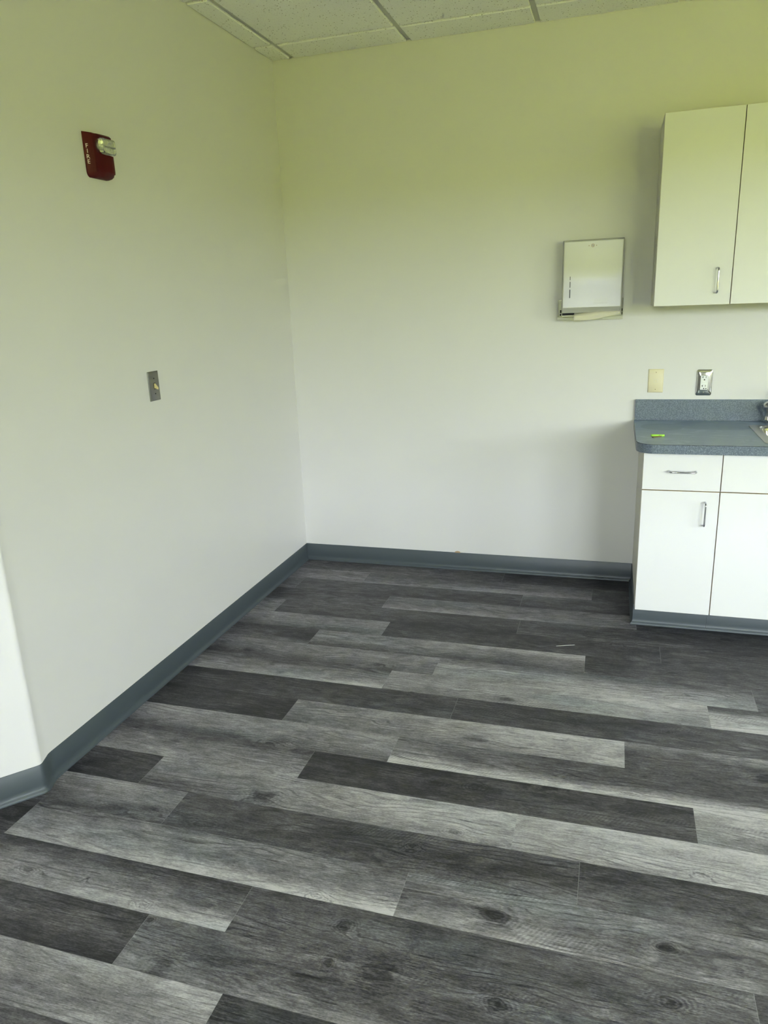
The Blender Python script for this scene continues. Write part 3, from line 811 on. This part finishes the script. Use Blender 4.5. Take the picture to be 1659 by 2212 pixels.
# lens block: D shape at upper right
def dshape(x0, x1, z0, z1, y, s=0.):
    P = []; r = (z1-z0)/2; cz = (z0+z1)/2
    for k in range(13):
        a = PI/2 + PI*k/12; P.append((x0 + r*.72 + (r*.72-s)*math.cos(a), y, cz + (r-s)*math.sin(a)))
    P += [(x1-.004, y, z0+s), (x1-s, y, z0+.004), (x1-s, y, z1-.004), (x1-.004, y, z1-s)]
    return P
lx0, lx1, lz0, lz1 = -.028, .0545, .0060, .0585
bm = bmesh.new(); loft(bm, [dshape(lx0, lx1, lz0, lz1, -.020), dshape(lx0, lx1, lz0, lz1, -.0350, .0)], True, True)
link('lens_bezel', place(bm, loc, rz), M['reflector'], t, smooth=True)
bm = bmesh.new()
loft(bm, [dshape(lx0+.001, lx1-.001, lz0+.001, lz1-.001, -.0348), dshape(lx0+.0015, lx1-.0015, lz0+.0015, lz1-.0015, -.0450), dshape(lx0+.005, lx1-.005, lz0+.004, lz1-.004, -.0490)], True, True)
link('strobe_lens', place(bm, loc, rz), M['lens'], t, smooth=True)
bm = bmesh.new()
for z in (.018, .0325, .047): box(bm, (-.018, -.0400, z-.0012), (.056, -.0351, z+.0012))
for x in (-.010, .008, .024, .044): box(bm, (x-.001, -.0415, lz0+.005), (x+.001, -.0351, lz1-.005))
tube(bm, [(-.008, -.0405, .0325), (.054, -.0405, .0325)], .0030, 10)
link('flash_tube', place(bm, loc, rz), M['reflector'], t)
# lettering on the slanted left face
a0 = Vector((-hw+.0015, -.0055)); a1 = Vector((-hw+.0255, -.0215)); mid_ = a0.lerp(a1, .24)
ex_ = Vector((a1.x-a0.x, a1.y-a0.y, 0)).normalized(); ez_ = Vector((0, 0, 1)); en_ = ex_.cross(ez_)
for ch, z in zip('FIRE', (.0273, .0106, -.0068, -.0231)):
    M3 = Matrix(((ex_.x, ez_.x, en_.x, mid_.x+.000), (ex_.y, ez_.y, en_.y, mid_.y), (ex_.z, ez_.z, en_.z, z), (0, 0, 0, 1)))
    T = Matrix.Translation(loc) @ Matrix.Rotation(rz, 4, 'Z') @ M3 @ Matrix.Translation((0, 0, .0002))
    text_mesh('lettering', ch, .0190, M['letter'], t, T, .0003, 1.08)

# ------------------------------------------------------------------ outside
bm = bmesh.new()
box(bm, (-70, -90, -.9), (90, 60, -.55))
SCREEN_H = 3.2   # unseen grass rise, added to cut low sky light through the windows
def screen_bank(P0, P1, out):
    a = [Vector((*p, 0)) for p in (P0, P1)]; o_ = Vector((*out, 0)); prof = [(0, -.6), (2, -.2), (5, SCREEN_H*.55), (8, SCREEN_H*.9), (10, SCREEN_H), (40, SCREEN_H)]
    loft(bm, [[q + o_*d + Vector((0, 0, z)) for d, z in prof] for q in a], closed=False)
screen_bank((-70, -18), (60, -18), (0, -1)); screen_bank((21, -70), (17, 60), (1, 0))
tag(link('lawn', bm, M['lawn']), kind='structure')

w = bpy.data.worlds.new('sky'); scene.world = w; w.use_nodes = True
bg = w.node_tree.nodes['Background']; bg.inputs[0].default_value = (*SKY_COL, 1); bg.inputs[1].default_value = SKY_STR
sl_ = bpy.data.lights.new('sun', 'SUN'); sl_.energy = SUN_STR; sl_.angle = .02; sl_.color = (1, .96, .86)
so = bpy.data.objects.new('sun', sl_); COL.objects.link(so)
so.rotation_euler = Vector((.45, -.50, -.95)).to_track_quat('-Z', 'Y').to_euler()
# sampling guides in the window openings (portals: they give off no light of their own)
for ax, wins in ((0, WX), (1, WR)):
    for a, b in wins:
        pl = bpy.data.lights.new('window_portal', 'AREA'); pl.shape = 'RECTANGLE'; pl.size = b-a; pl.size_y = WZ1-WZ0
        pl.cycles.is_portal = True
        po = bpy.data.objects.new('window_portal', pl); COL.objects.link(po)
        if ax == 0: po.location = ((a+b)/2, YN-.15, (WZ0+WZ1)/2); po.rotation_euler = (PI/2, 0, 0)
        else: po.location = (XR+.15, (a+b)/2, (WZ0+WZ1)/2); po.rotation_euler = (PI/2, 0, PI/2)

# ------------------------------------------------------------------ camera
cam = bpy.data.cameras.new('camera'); co = bpy.data.objects.new('camera', cam); COL.objects.link(co)
cam.sensor_fit = 'VERTICAL'; cam.sensor_height = 36.; cam.lens = 1593.25*36/2212; cam.clip_start = .02
r = Vector((0.955613, 0.292063, -0.038766)); u = Vector((-0.045762, 0.277119, 0.959745)); f = Vector((-0.291049, 0.915371, -0.278183))
co.matrix_world = Matrix(((r.x, u.x, -f.x, 1.77321), (r.y, u.y, -f.y, -3.97823), (r.z, u.z, -f.z, 1.53498), (0, 0, 0, 1)))
scene.camera = co
vs_ = scene.view_settings; vs_.view_transform = 'Standard'; vs_.look = 'None'; vs_.gamma = 1; vs_.exposure = EXPO; vs_.use_curve_mapping = False
c = scene.cycles
c.use_denoising = True; c.max_bounces = 7; c.diffuse_bounces = 4; c.glossy_bounces = 3; c.caustics_reflective = False; c.caustics_refractive = False
c.use_adaptive_sampling = True; c.adaptive_threshold = .09; c.adaptive_min_samples = 12
c.transparent_max_bounces = 12
c.sample_clamp_indirect = 8
